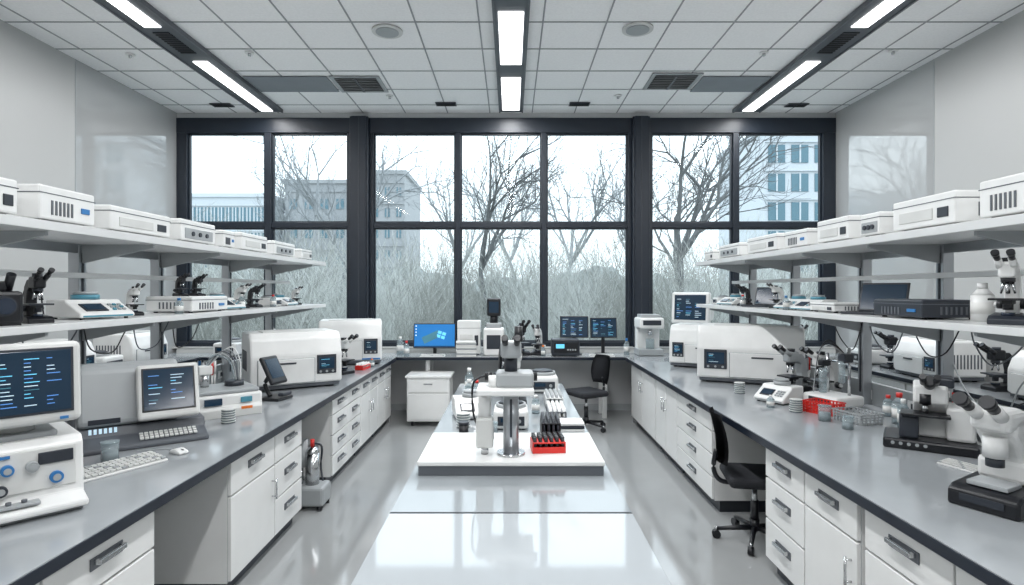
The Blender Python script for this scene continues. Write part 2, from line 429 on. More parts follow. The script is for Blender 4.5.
def analyzer_box(w, d, h, panel=BLACK, screen=True, stripe=None, side=1):
    b = B()
    b.box((0, 0, .04), (w*.96, d*.94, .05), MGREY, .008)
    b.prism([(-d/2, .05), (-d/2, h*.60), (-d/2+.05, h*.90), (-d/2+.10, h), (d/2-.04, h), (d/2, h*.92), (d/2, .05)], -w/2, w/2, WHITE, .02)
    for x in (-w*.4, w*.4):
        for y in (-d*.35, d*.35): b.cyl((x, y, 0), (x, y, .02), .025, BLACK)
    b.box((-side*w*.12, -d/2-.003, h*.33), (w*.62, .010, h*.44), LGREY, .004)
    b.box((-side*w*.12, -d/2-.008, h*.33), (w*.60, .012, h*.42), WHITE, .004)
    b.box((-side*w*.12, -d/2-.014, h*.47), (w*.2, .012, .016), DGREY, .003)
    b.box((side*w*.32, -d/2-.004, h*.42), (w*.22, .01, h*.34), panel, .004)
    if screen:
        b.at((side*w*.32, -d/2-.010, h*.44)); b.box((0, 0, 0), (w*.17, .004, h*.2), SCR); textlines(b, w*.15, h*.17, 4, 1, -.003, int(w*99)); b.at()
    for i in range(3): b.cyl((side*w*(.25+i*.07), -d/2-.012, h*.29), (side*w*(.25+i*.07), -d/2, h*.29), .012, LGREY)
    b.box((0, -d*.02, h+.002), (w*.7, d*.55, .012), WHITE2, .005)
    for i in range(9): b.box((w/2+.001, d*.1+(i-4)*.035, h*.5), (.004, .015, h*.35), MGREY)
    for i in range(9): b.box((-w/2-.001, d*.1+(i-4)*.035, h*.5), (.004, .015, h*.35), MGREY)
    if stripe: b.box((0, -d/2-.005, h*.08+.03), (w*.94, .006, .02), stripe)
    return b
def shelf_box(w, d, h, kind=0, m=WHITE):
    b = B()
    b.box((0, 0, h/2+.006), (w, d, h-.012), m, .010)
    for x in (-w*.4, w*.4):
        for y in (-d*.38, d*.38): b.cyl((x, y, 0), (x, y, .012), .015, BLACK, n=10)
    b.box((0, 0, h*.78), (w+.004, d+.004, .005), MGREY)
    if kind == 0:
        b.box((-w*.1, -d/2-.001, h*.42), (w*.55, .008, h*.35), WHITE2, .003); b.box((w*.33, -d/2-.002, h*.42), (w*.16, .008, h*.3), DGREY, .003)
    elif kind == 1:
        for i in range(6): b.box((-w*.3+i*w*.07, -d/2-.001, h*.4), (w*.03, .006, h*.4), MGREY)
        b.box((w*.3, -d/2-.002, h*.45), (w*.16, .008, h*.16), BLUE, .002)
    elif kind == 2:
        b.box((0, -d/2-.001, h*.4), (w*.8, .008, h*.45), LGREY, .003)
        for i in range(3): b.cyl((-w*.2+i*w*.2, -d/2-.015, h*.4), (-w*.2+i*w*.2, -d/2, h*.4), h*.1, DGREY, n=14)
    for s in (-1, 1):
        for i in range(6): b.box((s*(w/2+.001), -d*.2+i*d*.08, h*.45), (.004, d*.03, h*.4), MGREY)
    return b
def small_instr(w=.32, d=.3, h=.16, acc=BLUE, m=WHITE):
    b = B()
    for x in (-w*.4, w*.4):
        for y in (-d*.38, d*.38): b.cyl((x, y, 0), (x, y, .012), .012, BLACK, n=10)
    b.prism([(-d/2, .01), (-d/2, h*.3), (-d*.1, h*.85), (-d*.05, h), (d/2, h), (d/2, .01)], -w/2, w/2, m, .01)
    ang = math.degrees(math.atan2(h*.55, d*.4))
    b.at((0, -d*.3, h*.575), (ang, 0, 0))
    b.box((-w*.15, 0, .004), (w*.4, d*.28, .008), DGREY, .002); b.box((-w*.15, 0, .009), (w*.34, d*.2, .002), SCR)
    for i in range(3):
        for j in range(3): b.box((w*.18+i*w*.09, (j-1)*d*.09, .006), (w*.06, d*.05, .01), LGREY if (i+j) % 3 else acc, .001)
    b.at()
    b.box((0, -d/2-.002, h*.17), (w*.9, .006, h*.08), acc)
    b.cyl((0, d*.18, h), (0, d*.18, h+.03), min(w, d)*.24, acc, n=24); b.cyl((0, d*.18, h+.03), (0, d*.18, h+.05), min(w, d)*.2, LGREY, n=24)
    return b
def keyboard():
    b = B(); b.prism([(-.08, 0), (-.08, .012), (.08, .028), (.08, 0)], -.22, .22, WHITE, .004)
    for j in range(5):
        for i in range(15):
            y = -.062+j*.031; b.box((-.2+i*.0285, y, .013+(y+.08)*.1+.007), (.023, .024, .01), WHITE2 if (i+j) % 7 else LGREY, .002)
    return b
def bottle(h=.2, r=.04, cap=BLUE, m=CLEAR):
    b = B(); b.cyl((0, 0, 0), (0, 0, h*.68), r, m, n=20); b.cyl((0, 0, h*.68), (0, 0, h*.85), r, m, r2=r*.4, n=20)
    b.cyl((0, 0, h*.85), (0, 0, h), r*.45, cap, n=16); b.cyl((0, 0, h*.2), (0, 0, h*.5), r*1.01, PAPER, n=20)
    return b
def chair():
    b = B()
    for i in range(5):
        a = R(72*i+18); c, s = math.cos(a), math.sin(a)
        b.cyl((0, 0, .10), (.27*c, .27*s, .07), .022, BLACK, r2=.014, n=10)
        b.cyl((.27*c, .27*s, .05), (.27*c, .27*s, .085), .01, STEEL, n=8)
        b.cyl((.27*c-.02*s, .27*s+.02*c, .03), (.27*c+.02*s, .27*s-.02*c, .03), .03, BLACK, n=14)
    b.cyl((0, 0, .08), (0, 0, .16), .035, BLACK); b.cyl((0, 0, .16), (0, 0, .42), .02, STEEL); b.cyl((0, 0, .14), (0, 0, .30), .028, BLACK)
    b.box((0, 0, .425), (.2, .2, .03), BLACK, .008)
    b.box((0, 0, .475), (.44, .43, .075), RUBBER, .035, seg=4)
    b.tube([(0, .12, .42), (0, .24, .43), (0, .29, .52), (0, .27, .66)], .018, BLACK)
    bm = bmesh.new(); N, K = 9, 7; g = []
    for k in range(K):
        t = k/(K-1); row = []
        ww = .20*(1-.25*abs(2*t-1)**2.5)
        for i in range(N):
            u = -1+2*i/(N-1); row.append(bm.verts.new((u*ww, .27-.05*u*u-.02*math.sin(t*3.14)+.05*t, .58+.37*t)))
        g.append(row)
    for k in range(K-1):
        for i in range(N-1): bm.faces.new([g[k][i], g[k][i+1], g[k+1][i+1], g[k+1][i]])
    bmesh.ops.solidify(bm, geom=bm.faces[:], thickness=.04)
    bmesh.ops.recalc_face_normals(bm, faces=bm.faces)
    b.push(bm, RUBBER, Matrix(), smooth=lambda f: True)
    return b
def rack(w=.2, d=.1, h=.09, m=RED, tube=WHITE, nx=8, ny=3):
    b = B(); b.box((0, 0, .006), (w, d, .012), m, .002); b.box((0, 0, h), (w, d, .008), m, .002)
    for s in (-1, 1): b.box((s*(w/2-.004), 0, h/2), (.008, d, h), m, .002)
    b.box((0, d/2-.004, h/2), (w, .006, h*.6), m); b.box((0, -d/2+.004, h*.35), (w, .006, h*.5), m)
    for i in range(nx):
        for j in range(ny):
            x = -w/2+w*(i+.5)/nx; y = -d/2+d*(j+.5)/ny
            b.cyl((x, y, .012), (x, y, h+.03), min(w/nx, d/ny)*.33, tube, n=8)
    return b
def basket(m=RED, w=.24, d=.18, h=.09):
    b = B(); b.box((0, 0, .004), (w*.9, d*.9, .008), m)
    for k in range(4):
        z = .015+k*(h-.02)/3; e = .45+.05*k/3
        for s in (-1, 1):
            b.box((s*w*e, 0, z), (.006, 2*d*e, .008), m); b.box((0, s*d*e, z), (2*w*e, .006, .008), m)
    for i in range(9):
        x = (-.44+i*.11)*w
        for s in (-1, 1): b.box((x, s*d*.475, h/2), (.008, .008, h), m)
    for i in range(6):
        y = (-.44+i*.176)*d
        for s in (-1, 1): b.box((s*w*.475, y, h/2), (.008, .008, h), m)
    return b
def holder_tablet():
    b = B(); b.box((0, 0, .012), (.2, .2, .024), BLACK, .01)
    b.tube([(0, .05, .02), (0, .1, .12), (0, .05, .2)], .018, BLACK)
    b.at((0, .02, .24), (-28, 0, 0)); b.box((0, 0, 0), (.2, .035, .25), BLACK, .016); b.box((0, -.019, .01), (.15, .004, .17), SCR); b.at()
    b.box((0, -.09, .05), (.12, .05, .03), DGREY, .01)
    return b
def cylinder_centrifuge():
    b = B(); b.box((0, 0, .1), (.34, .4, .18), WHITE, .03, seg=3); b.cyl((0, .03, .19), (0, .03, .225), .15, LGREY, n=32); b.cyl((0, .03, .225), (0, .03, .245), .13, DGREY, r2=.1, n=32)
    b.box((0, -.2, .09), (.26, .012, .09), DGREY, .004); b.box((-.04, -.207, .1), (.12, .003, .04), SCR); b.cyl((.08, -.22, .09), (.08, -.2, .09), .018, LGREY)
    for x in (-.12, .12):
        for y in (-.15, .15): b.cyl((x, y, 0), (x, y, .015), .015, BLACK)
    return b
def pipette_stand():
    b = B(); b.cyl((0, 0, 0), (0, 0, .015), .08, DGREY, n=24); b.cyl((0, 0, .015), (0, 0, .3), .01, STEEL); b.cyl((0, 0, .24), (0, 0, .255), .07, DGREY, n=24)
    for k in range(6):
        c, s = math.cos(k*1.047), math.sin(k*1.047); m = (WHITE, LGREY, BLUE, WHITE, LGREY, RED)[k]
        b.cyl((c*.075, s*.075, .18), (c*.075, s*.075, .3), .013, m, n=10); b.cyl((c*.075, s*.075, .06), (c*.075, s*.075, .18), .004, WHITE, r2=.010, n=8)
        b.cyl((c*.075, s*.075, .3), (c*.075, s*.075, .325), .006, DGREY, n=8)
    return b
def petri():
    b = B()
    for i in range(6):
        b.cyl((0, 0, i*.017), (0, 0, i*.017+.012), .045, CLEAR, n=24); b.cyl((0, 0, i*.017+.011), (0, 0, i*.017+.016), .047, WHITE2, n=24)
    return b
def tissue():
    b = B(); b.box((0, 0, .045), (.22, .11, .09), TEAL, .004); b.box((0, 0, .091), (.14, .04, .002), DGREY)
    b.prism([(-.012, .09), (-.03, .13), (0, .115), (.03, .14), (.012, .09)], -.05, .05, PAPER); return b
def beaker(col=CLEAR):
    b = B(); b.cyl((0, 0, 0), (0, 0, .11), .042, CLEAR, n=24); b.cyl((0, 0, .003), (0, 0, .06), .038, col, n=24); b.cyl((0, 0, .106), (0, 0, .112), .046, CLEAR, n=24); return b
def powerstrip(pts):
    b = B(); b.box((0, 0, .02), (.28, .05, .035), WHITE2, .005)
    for i in range(5): b.box((-.1+i*.05, 0, .038), (.03, .03, .003), DGREY)
    for k, p in enumerate(pts): b.tube([(-.1+k*.05, 0, .05)]+p, .0045, BLACK if k % 2 else LGREY)
    return b

# ------------------------------------------------------------------ LEFT BENCH equipment
b = B()
b.box((0, 0, .012), (.5, .46, .024), LGREY, .008)
b.prism([(-.27, .02), (-.27, .05), (-.18, .07), (-.16, .28), (-.13, .31), (.22, .31), (.22, .02)], -.26, .26, WHITE, .01)
b.box((0, -.174, .19), (.46, .012, .17), WHITE2, .004, rot=(-5, 0, 0))
for i, (x, z, r, m) in enumerate([(-.17, .21, .022, DGREY), (-.09, .21, .024, BLUE), (0, .21, .022, BLUE), (.08, .21, .022, LGREY), (.16, .15, .024, BLUE), (-.15, .13, .016, LGREY), (-.02, .13, .022, DGREY)]):
    b.cyl((x, -.205, z), (x, -.165, z), r, m, n=20); b.cyl((x, -.21, z), (x, -.205, z), r*.6, LGREY, n=16)
b.box((.16, -.182, .235), (.12, .01, .05), DGREY, .003); b.box((-.06, -.180, .262), (.14, .005, .012), BLUE)
b.box((-.05, -.225, .07), (.3, .05, .012), LGREY, .003)
for i in range(5): b.cyl((-.15+i*.05, -.22, .075), (-.15+i*.05, -.22, .088), .01, MGREY, n=10)
b.box((.05, .02, .32), (.26, .24, .03), LGREY, .01); b.cyl((.05, .02, .33), (.05, .02, .37), .07, WHITE2)
b.at((.05, .0, .54), (-4, 0, 0))
b.box((0, -.12, 0), (.41, .08, .35), WHITE2, .025, seg=3)
b.prism([(-.09, -.16), (-.09, .16), (.16, .11), (.2, .08), (.2, -.1), (.16, -.14)], -.18, .18, WHITE2, .02)
b.box((0, -.163, .01), (.35, .006, .28), DGREY, .01); b.box((0, -.166, .01), (.33, .006, .26), SCR, .008)
b.at((.05, 0, .55), (-4, 0, 0)); b.M = b.M @ Matrix.Translation((0, -.166, 0)); textlines(b, .3, .22, 9, 4, -.004, 5); b.at()
b.at((.05, 0, .54), (-4, 0, 0)); b.box((.14, -.163, -.155), (.03, .006, .012), BLUE); b.at()
b.done('chromatograph_with_monitor', (-2.2, 2.46, CT), 48)
keyboard().done('keyboard', (-2.08, 3.02, CT), 62)
b = B()
b.prism([(-.34, 0), (-.34, .03), (-.2, .07), (-.18, .12), (.28, .12), (.28, 0)], -.34, .34, MGREY, .01)
b.prism([(-.16, .12), (-.2, .14), (-.1, .46), (-.06, .5), (.24, .47), (.28, .42), (.28, .12)], -.33, .20, LGREY, .025)
b.box((-.08, -.12, .3), (.3, .01, .006), DGREY)
b.at((.13, -.2, .31), (-17, 0, 0))
b.box((0, 0, 0), (.34, .07, .34), WHITE2, .02, seg=3); b.box((0, -.036, .01), (.29, .006, .27), BLACK, .008); b.box((0, -.038, .01), (.27, .006, .25), SCR)
b.M = b.M @ Matrix.Translation((0, -.038, .01)); textlines(b, .24, .2, 7, 2, -.004, 11)
b.at((.0, -.27, .055), (16, 0, 0))
for i in range(12):
    for j in range(3): b.box((-.02+i*.026, -.035+j*.03, .008), (.02, .022, .01), WHITE2, .002)
b.at()
b.box((-.2, -.19, .16), (.16, .01, .03), DGREY)
for i in range(6): b.box((-.27+i*.025, -.197, .105), (.015, .006, .03), WT)
b.done('benchtop_spectrometer', (-2.40, 3.70, CT), 38)
b = B()
b.box((0, 0, .09), (.5, .44, .16), WHITE, .02); b.box((0, -.02, .185), (.46, .38, .03), LGREY, .01)
b.prism([(-.24, .0), (-.24, .06), (-.2, .12), (-.2, 0)], -.24, .24, WHITE2, .004)
b.box((-.1, -.225, .12), (.12, .02, .05), SCR, .003); b.box((.13, -.225, .12), (.08, .02, .04), TEAL, .003); b.box((.13, -.235, .06), (.08, .01, .02), ORANGE)
b.cyl((.1, 0, .2), (.1, 0, .24), .07, DGREY); b.cyl((-.1, .05, .2), (-.1, .05, .3), .03, STEEL); b.box((-.1, .05, .33), (.1, .08, .07), WHITE, .01)
for k in range(5):
    b.tube([(-.1, .05, .33), (-.05+.03*k, .02, .44+.015*k), (.06+.02*k, 0, .40), (.1+.01*k, -.02, .24)], .005, (CLEAR, LGREY, MGREY, LGREY, WHITE)[k])
for x in (-.2, .2):
    for y in (-.18, .18): b.cyl((x, y, 0), (x, y, .012), .014, BLACK)
b.done('electrolyte_analyzer', (-2.26, 4.44, CT), 40)
holder_tablet().done('tablet_stand', (-2.05, 4.97, CT), 75, 1.05)
analyzer_box(.84, .62, .54, DGREY).done('benchtop_analyzer', (-2.20, 5.72, CT), 32)
mw = microscope(); o_mw = mw.done('microscope', (-1.93, 6.5, CT), 60)
rack(.22, .1, .05, RED, WHITE, 8, 3).done('test_tube_rack', (-1.78, 6.86, CT), 80)
analyzer_box(.78, .6, .56, DGREY, stripe=BLUE).done('benchtop_analyzer', (-2.10, 7.5, CT), 14)
for (x, y, h, r, c) in ((-2.75, 4.95, .18, .035, RED), (-2.80, 3.3, .2, .04, BLUE), (-2.75, 6.6, .22, .04, WHITE), (-1.72, 7.06, .1, .03, ORANGE)):
    bottle(h, r, c).done('reagent_bottle', (x, y, CT))
basket(LGREY).done('wire_basket', (-2.7, 3.05, CT), 80)
b = B()
b.cyl((0, 0, 0), (0, 0, .1), .04, CLEAR, n=20); b.cyl((0, 0, .0), (0, 0, .05), .036, ORANGE, n=20)
for k, (dx, c) in enumerate(((.0, BLUE), (.015, BLACK), (-.015, RED))): b.cyl((dx*.5, dx*.3, .01), (dx*2, dx, .16), .005, c, n=8)
b.done('beaker_with_pens', (-2.33, 3.02, CT))
o_pip = pipette_stand().done('pipette_stand', (-2.72, 4.2, CT), 10)
o_pet = petri().done('petri_dish_stack', (-2.02, 4.08, CT))
o_bk = beaker(LGREY).done('glass_beaker', (-2.22, 3.16, CT))
rack(.1, .06, .05, RED, WHITE, 5, 3).done('test_tube_rack', (-2.42, 3.14, CT), 30)
inst(o_pip, (-2.78, 5.2, CT), 40); inst(o_bk, (-1.9, 6.2, CT)); inst(o_pet, (-2.62, 6.45, CT))
tissue().done('tissue_box', (-2.2, 6.75, CT), 60)
powerstrip([[(-.1, .1, .12), (-.3, .1, .06), (-.5, .02, .01)], [(0, .12, .2), (.2, .1, .3), (.4, .08, .1)], [(.02, .1, .1), (.1, .12, .05), (.3, -.1, .01)]]).done('power_strip', (-2.85, 4.6, CT), 90)
b = B()
b.prism([(-.05, 0), (-.05, .018), (0, .032), (.05, .02), (.05, 0)], -.03, .03, WHITE, .01); b.box((0, -.03, .027), (.003, .03, .004), DGREY)
b.tube([(0, .05, .01), (.02, .12, .005), (-.04, .2, .005), (-.1, .26, .005)], .0025, LGREY)
b.done('computer_mouse', (-1.93, 3.32, CT), 62)

# ------------------------------------------------------------------ RIGHT BENCH equipment
analyzer_box(1.0, .66, .58, DGREY, side=-1).done('benchtop_analyzer', (2.52, 6.02, CT), -24)
analyzer_box(.62, .6, .52, DGREY, side=-1).done('benchtop_analyzer', (2.38, 7.2, CT), -30)
microscope(LGREY, BLACK, BLACK).done('microscope', (2.62, 5.28, CT), -70)
inst(o_mw, (2.76, 5.02, CT), -80)
b = B()
b.box((0, 0, .05), (.34, .3, .09), WHITE, .02); b.box((0, -.15, .05), (.2, .012, .05), DGREY)
b.cyl((.1, .06, .09), (.1, .06, .48), .012, STEEL); b.cyl((-.1, .06, .09), (-.1, .06, .42), .012, STEEL)
b.cyl((-.16, .06, .36), (.16, .06, .36), .01, STEEL); b.box((.1, .02, .40), (.07, .1, .07), DGREY, .01); b.box((-.1, .02, .34), (.06, .09, .05), BLACK, .01)
b.cyl((.1, -.02, .2), (.1, -.02, .38), .025, CLEAR); b.cyl((-.08, -.02, .1), (-.08, -.02, .3), .03, CLEAR)
for k in range(3): b.tube([(.1, 0, .44), (.0, -.05, .50+.02*k), (-.1, -.05, .4), (-.12, -.08, .1)], .005, BLACK if k else LGREY)
for x in (-.14, .14): b.cyl((x, 0, 0), (x, 0, .01), .02, BLACK)
b.done('titration_rig', (2.65, 4.70, CT), -70)
basket(RED).done('wire_basket', (2.42, 4.42, CT), -60)
basket(LGREY, .26, .2, .08).done('wire_basket', (2.5, 4.12, CT), -75)
small_instr(.28, .28, .14, LGREY).done('vortex_mixer', (2.28, 4.87, CT), -60)
for (x, y, h, r, c) in ((2.76, 4.06, .22, .045, RED), (2.82, 3.9, .24, .04, BLACK), (2.70, 3.93, .2, .035, WHITE), (2.1, 4.62, .1, .03, WHITE), (2.84, 4.3, .16, .035, RED), (2.80, 3.1, .22, .04, BLUE), (2.72, 3.02, .18, .035, RED)):
    bottle(h, r, c).done('reagent_bottle', (x, y, CT))
inst(o_pip, (2.82, 3.75, CT), 20, .95); inst(o_bk, (2.28, 4.15, CT)); inst(o_pet, (2.22, 4.45, CT)); inst(o_bk, (2.3, 3.9, CT), 0, .8)
inst(o_pip, (2.8, 5.52, CT), 50); inst(o_pet, (2.1, 5.25, CT))
tissue().done('tissue_box', (2.72, 2.85, CT), -80)
powerstrip([[(-.1, .1, .12), (-.3, .1, .3), (-.45, .12, .5)], [(0, .1, .2), (.2, .1, .3), (.4, .08, .1)], [(.02, .1, .2), (.1, .12, .4), (.3, .1, .55)]]).done('power_strip', (2.88, 3.45, CT), -90)
b = B()
b.box((0, 0, .03), (.46, .34, .06), BLACK, .012)
b.prism([(-.02, .06), (.0, .2), (-.1, .28), (-.1, .38), (.02, .40), (.13, .34), (.15, .06)], -.08, .09, WHITE, .015)
b.box((-.1, -.06, .13), (.1, .14, .14), DGREY, .015); b.box((-.02, -.09, .21), (.24, .16, .015), BLACK, .003)
b.cyl((-.02, -.09, .27), (-.02, -.09, .33), .03, BLACK); b.cyl((-.02, -.09, .22), (-.02, -.09, .27), .016, STEEL)
b.box((.15, .03, .16), (.14, .22, .2), WHITE, .02); b.cyl((.225, 0, .16), (.25, 0, .16), .035, DGREY)
b.box((.04, .0, .40), (.16, .16, .06), DGREY, .012)
b.cyl((0, -.08, .38), (0, -.15, .42), .03, BLACK)
for s in (-1, 1): b.cyl((s*.03, -.13, .40), (s*.035, -.22, .45), .017, BLACK)
for i in range(5): b.cyl((-.18+i*.04, -.175, .035), (-.18+i*.04, -.168, .035), .01, LGREY, n=10)
b.done('inverted_microscope', (2.54, 3.47, CT), -35)
keyboard().done('keyboard', (2.42, 3.02, CT), -70, .6)
b = B()
b.prism([(-.17, 0), (-.17, .07), (-.13, .09), (.15, .11), (.17, .09), (.17, 0)], -.13, .13, BLACK, .012)
b.box((0, -.06, .105), (.15, .13, .02), LGREY, .004)
b.prism([(.02, .09), (.03, .2), (-.02, .28), (-.06, .32), (-.04, .40), (.1, .42), (.16, .33), (.165, .09)], -.075, .075, WHITE, .022)
b.box((0, .09, .15), (.2, .14, .1), WHITE, .02); b.box((0, -.172, .045), (.16, .006, .03), DGREY)
b.cyl((0, -.05, .22), (0, -.05, .31), .045, WHITE, n=24); b.cyl((0, -.05, .18), (0, -.05, .22), .034, DGREY, n=24)
b.box((0, -.03, .385), (.15, .17, .1), WHITE, .03, seg=3)
for s in (-1, 1):
    b.cyl((s*.042, -.09, .40), (s*.045, -.17, .445), .028, WHITE); b.cyl((s*.045, -.16, .44), (s*.048, -.235, .482), .023, BLACK); b.cyl((s*.048, -.22, .474), (s*.049, -.245, .488), .029, BLACK)
    b.cyl((s*.07, .1, .27), (s*.115, .1, .27), .034, BLACK)
b.done('stereo_microscope', (2.16, 2.52, CT), -62, 1.0)
def laptop():
    b = B(); b.box((0, 0, .01), (.34, .24, .02), DGREY, .004); b.box((0, -.02, .021), (.3, .12, .003), BLACK)
    b.at((0, .12, .02), (-15, 0, 0)); b.box((0, 0, .11), (.34, .012, .22), DGREY, .004); b.box((0, -.007, .11), (.31, .002, .19), SCR); b.at(); return b
lp = laptop().done('laptop', (2.66, 4.2, LZ), -60)

# ------------------------------------------------------------------ shelf stock
def U(sgn, ya, yb, h, k, d=.42, m=WHITE):
    w = (yb-ya)-.05
    shelf_box(w, d, h, k, m).done('instrument_case', (sgn*(2.43+d/2), (ya+yb)/2, UZ), 90 if sgn < 0 else -90)
for a, c, h, k, d in ((2.45, 2.84, .18, 0, .4), (2.92, 3.36, .19, 1, .42), (3.44, 4.1, .16, 0, .45), (4.18, 4.72, .17, 2, .4), (4.80, 5.05, .15, 1, .35), (5.14, 5.72, .165, 0, .42), (5.84, 6.45, .15, 2, .4), (6.6, 7.0, .12, 0, .35)):
    U(-1, a, c, h, k, d)
for a, c, h, k, d in ((2.55, 2.99, .20, 1, .42), (3.1, 3.66, .19, 0, .45), (3.74, 4.0, .16, 2, .35), (4.08, 4.56, .18, 0, .45), (4.66, 5.1, .15, 1, .4), (5.2, 5.9, .165, 0, .42), (6.05, 6.7, .15, 2, .4), (6.85, 7.2, .12, 0, .35)):
    U(1, a, c, h, k, d)
bm_ = microscope(BLACK, BLACK, DGREY); o_bm = bm_.done('microscope', (-2.6, 3.12, LZ), 60, .66)
b = B(); b.box((0, 0, .09), (.2, .2, .17), BLACK, .02); b.cyl((0, -.16, .1), (0, -.1, .1), .05, DGREY, n=20); b.cyl((0, -.17, .1), (0, -.16, .1), .04, LENS, n=20); b.box((0, .02, .2), (.1, .12, .05), BLACK, .01)
b.cyl((.06, 0, .17), (.06, -.06, .26), .02, BLACK); b.box((0, 0, .005), (.18, .18, .01), BLACK); b.done('camera_module', (-2.62, 2.88, LZ), 60)
o_si = small_instr(.34, .32, .12, TEAL).done('centrifuge', (-2.66, 3.62, LZ), 70)
inst(o_mw, (-2.66, 4.02, LZ), 60, .5)
shelf_box(.56, .36, .13, 1).done('instrument_case', (-2.66, 4.72, LZ), 90)
inst(o_bm, (-2.66, 4.85, LZ+.127), 70, .42); inst(o_bm, (-2.66, 4.6, LZ+.127), 60, .42)
inst(o_si, (-2.66, 5.25, LZ), 80, .9); inst(o_mw, (-2.66, 5.62, LZ), 70, .55); inst(o_bm, (-2.66, 5.92, LZ), 80, .55)
inst(o_si, (-2.66, 6.65, LZ), 85, .8); inst(o_mw, (-2.64, 7.0, LZ), 60, .5)
cf = cylinder_centrifuge().done('benchtop_centrifuge', (-2.66, 6.3, LZ), 90, .5)
microscope(WHITE, DGREY, BLACK).done('microscope', (2.62, 3.0, LZ), -50, .85)
bottle(.22, .055, WHITE, WHITE).done('reagent_bottle', (2.70, 3.27, LZ))
shelf_box(.46, .38, .12, 1, DGREY).done('power_supply', (2.66, 3.66, LZ), -90)
shelf_box(.36, .3, .08, 0).done('instrument_case', (2.66, 4.62, LZ), -90)
inst(o_si, (2.66, 5.02, LZ), -80, .8)
inst(o_si, (2.66, 5.36, LZ), -80, .8); inst(o_mw, (2.66, 5.7, LZ), -70, .55); inst(lp, (2.66, 6.1, LZ), -60, .9)
inst(o_bm, (2.66, 6.5, LZ), -70, .55); inst(o_si, (2.66, 6.85, LZ), -70, .8); inst(cf, (2.66, 7.2, LZ), -90, .45)
for (x, y, h, r, c) in ((-2.5, 4.3, .12, .03, BLUE), (-2.56, 5.43, .14, .03, WHITE), (-2.55, 6.12, .13, .03, RED), (2.5, 5.19, .13, .028, BLUE), (2.55, 6.28, .13, .03, RED)):
    bottle(h, r, c).done('reagent_bottle', (x, y, LZ))
b = B(); b.tube([(0, 0, 0), (.02, .05, .15), (.01, .1, .3), (.03, .15, .2), (0, .2, .05), (0, .25, 0)], .006, BLACK)
b.tube([(0, .3, 0), (.02, .35, .2), (.0, .45, .24), (.0, .5, .0)], .004, BLACK); b.done('hanging_cables', (-2.82, 2.95, LZ+.005))
b = B()
for k in range(4): b.tube([(.1, k*.5, .0), (.08, k*.5+.1, -.14-.04*k), (.1, k*.5+.28, -.22), (.1, k*.5+.4, -.1), (.12, k*.5+.45, 0)], .0045, BLACK if k % 2 else MGREY)
b.done('hanging_cables', (2.74, 3.1, 1.625)); b.done('hanging_cables', (-2.95, 3.3, 1.625))

# ------------------------------------------------------------------ WINDOW DESK equipment
monitor_flat(.62, .36, True).done('computer_monitor', (-1.12, 8.38, CT), 0)
keyboard().done('keyboard', (-1.12, 8.17, CT), 0, .8)
shelf_box(.34, .22, .5, 0).done('freezer_box', (-.62, 8.49, CT), 0)
b = B()
for i in range(9): b.box((random.uniform(-.01, .01), 0, .012+i*.024), (.28, .22, .02), [PAPER, LGREY, WHITE][i % 3], .002)
b.done('document_stack', (-.64, 8.22, CT), 4)
b = B()
b.box((0, 0, .2), (.3, .3, .4), WHITE, .03, seg=3); b.box((0, 0, .43), (.22, .22, .08), LGREY, .02); b.box((0, -.155, .2), (.2, .01, .2), DGREY, .004)
b.cyl((0, 0, .47), (0, 0, .58), .06, BLACK); b.box((0, 0, .7), (.2, .18, .26), BLACK, .02); b.box((0, -.095, .7), (.14, .006, .16), SCR)
b.done('electron_microscope', (-.25, 8.38, CT))
inst(o_bm, (.14, 8.38, CT), 20, 1.15); inst(o_mw, (.40, 8.4, CT), -15, 1.0)
monitor_flat(.42, .32, seed=8, lift=.14).done('computer_monitor', (.94, 8.5, CT), -4)
monitor_flat(.4, .3, seed=9, lift=.14).done('computer_monitor', (1.37, 8.46, CT), 6)
b = B()
b.box((0, 0, .13), (.4, .22, .24), DGREY, .02); b.box((0, -.115, .13), (.34, .012, .14), BLACK); b.box((-.08, -.123, .15), (.12, .002, .06), CY)
for i in range(4): b.cyl((.03+i*.035, -.13, .1), (.03+i*.035, -.115, .1), .012, LGREY)
for x in (-.15, .15): b.cyl((x, 0, 0), (x, 0, .012), .02, BLACK)
b.done('oscilloscope', (.78, 8.24, CT))
keyboard().done('keyboard', (1.30, 8.18, CT), 0, .8)
b = B()
b.box((0, 0, .05), (.36, .36, .09), LGREY, .01); b.box((0, .1, .3), (.34, .14, .45), WHITE, .02); b.box((0, -.02, .47), (.36, .38, .16), WHITE, .03, seg=3)
b.box((0, -.213, .48), (.26, .008, .07), DGREY, .003); b.cyl((0, -.08, .3), (0, -.08, .39), .03, STEEL); b.cyl((0, -.08, .1), (0, -.08, .24), .06, CLEAR)
b.box((0, 0, .57), (.28, .28, .05), LGREY, .01)
b.done('water_dispenser', (2.02, 8.38, CT))
b = B()
b.box((0, 0, .02), (.34, .3, .04), WHITE2, .01); b.cyl((0, .05, .04), (0, .05, .46), .035, LGREY)
b.at((0, 0, .68), (-4, 0, 0)); b.box((0, -.1, 0), (.56, .09, .46), WHITE, .03, seg=3)
b.prism([(-.06, -.2), (-.06, .2), (.18, .13), (.22, .1), (.22, -.12), (.18, -.16)], -.23, .23, WHITE2, .02)
b.box((0, -.147, .01), (.46, .006, .36), SCR, .008); b.at((0, -.15, .69), (-4, 0, 0)); textlines(b, .4, .3, 7, 3, -.006, 3); b.at()
b.done('crt_monitor', (2.66, 8.32, CT), -38)
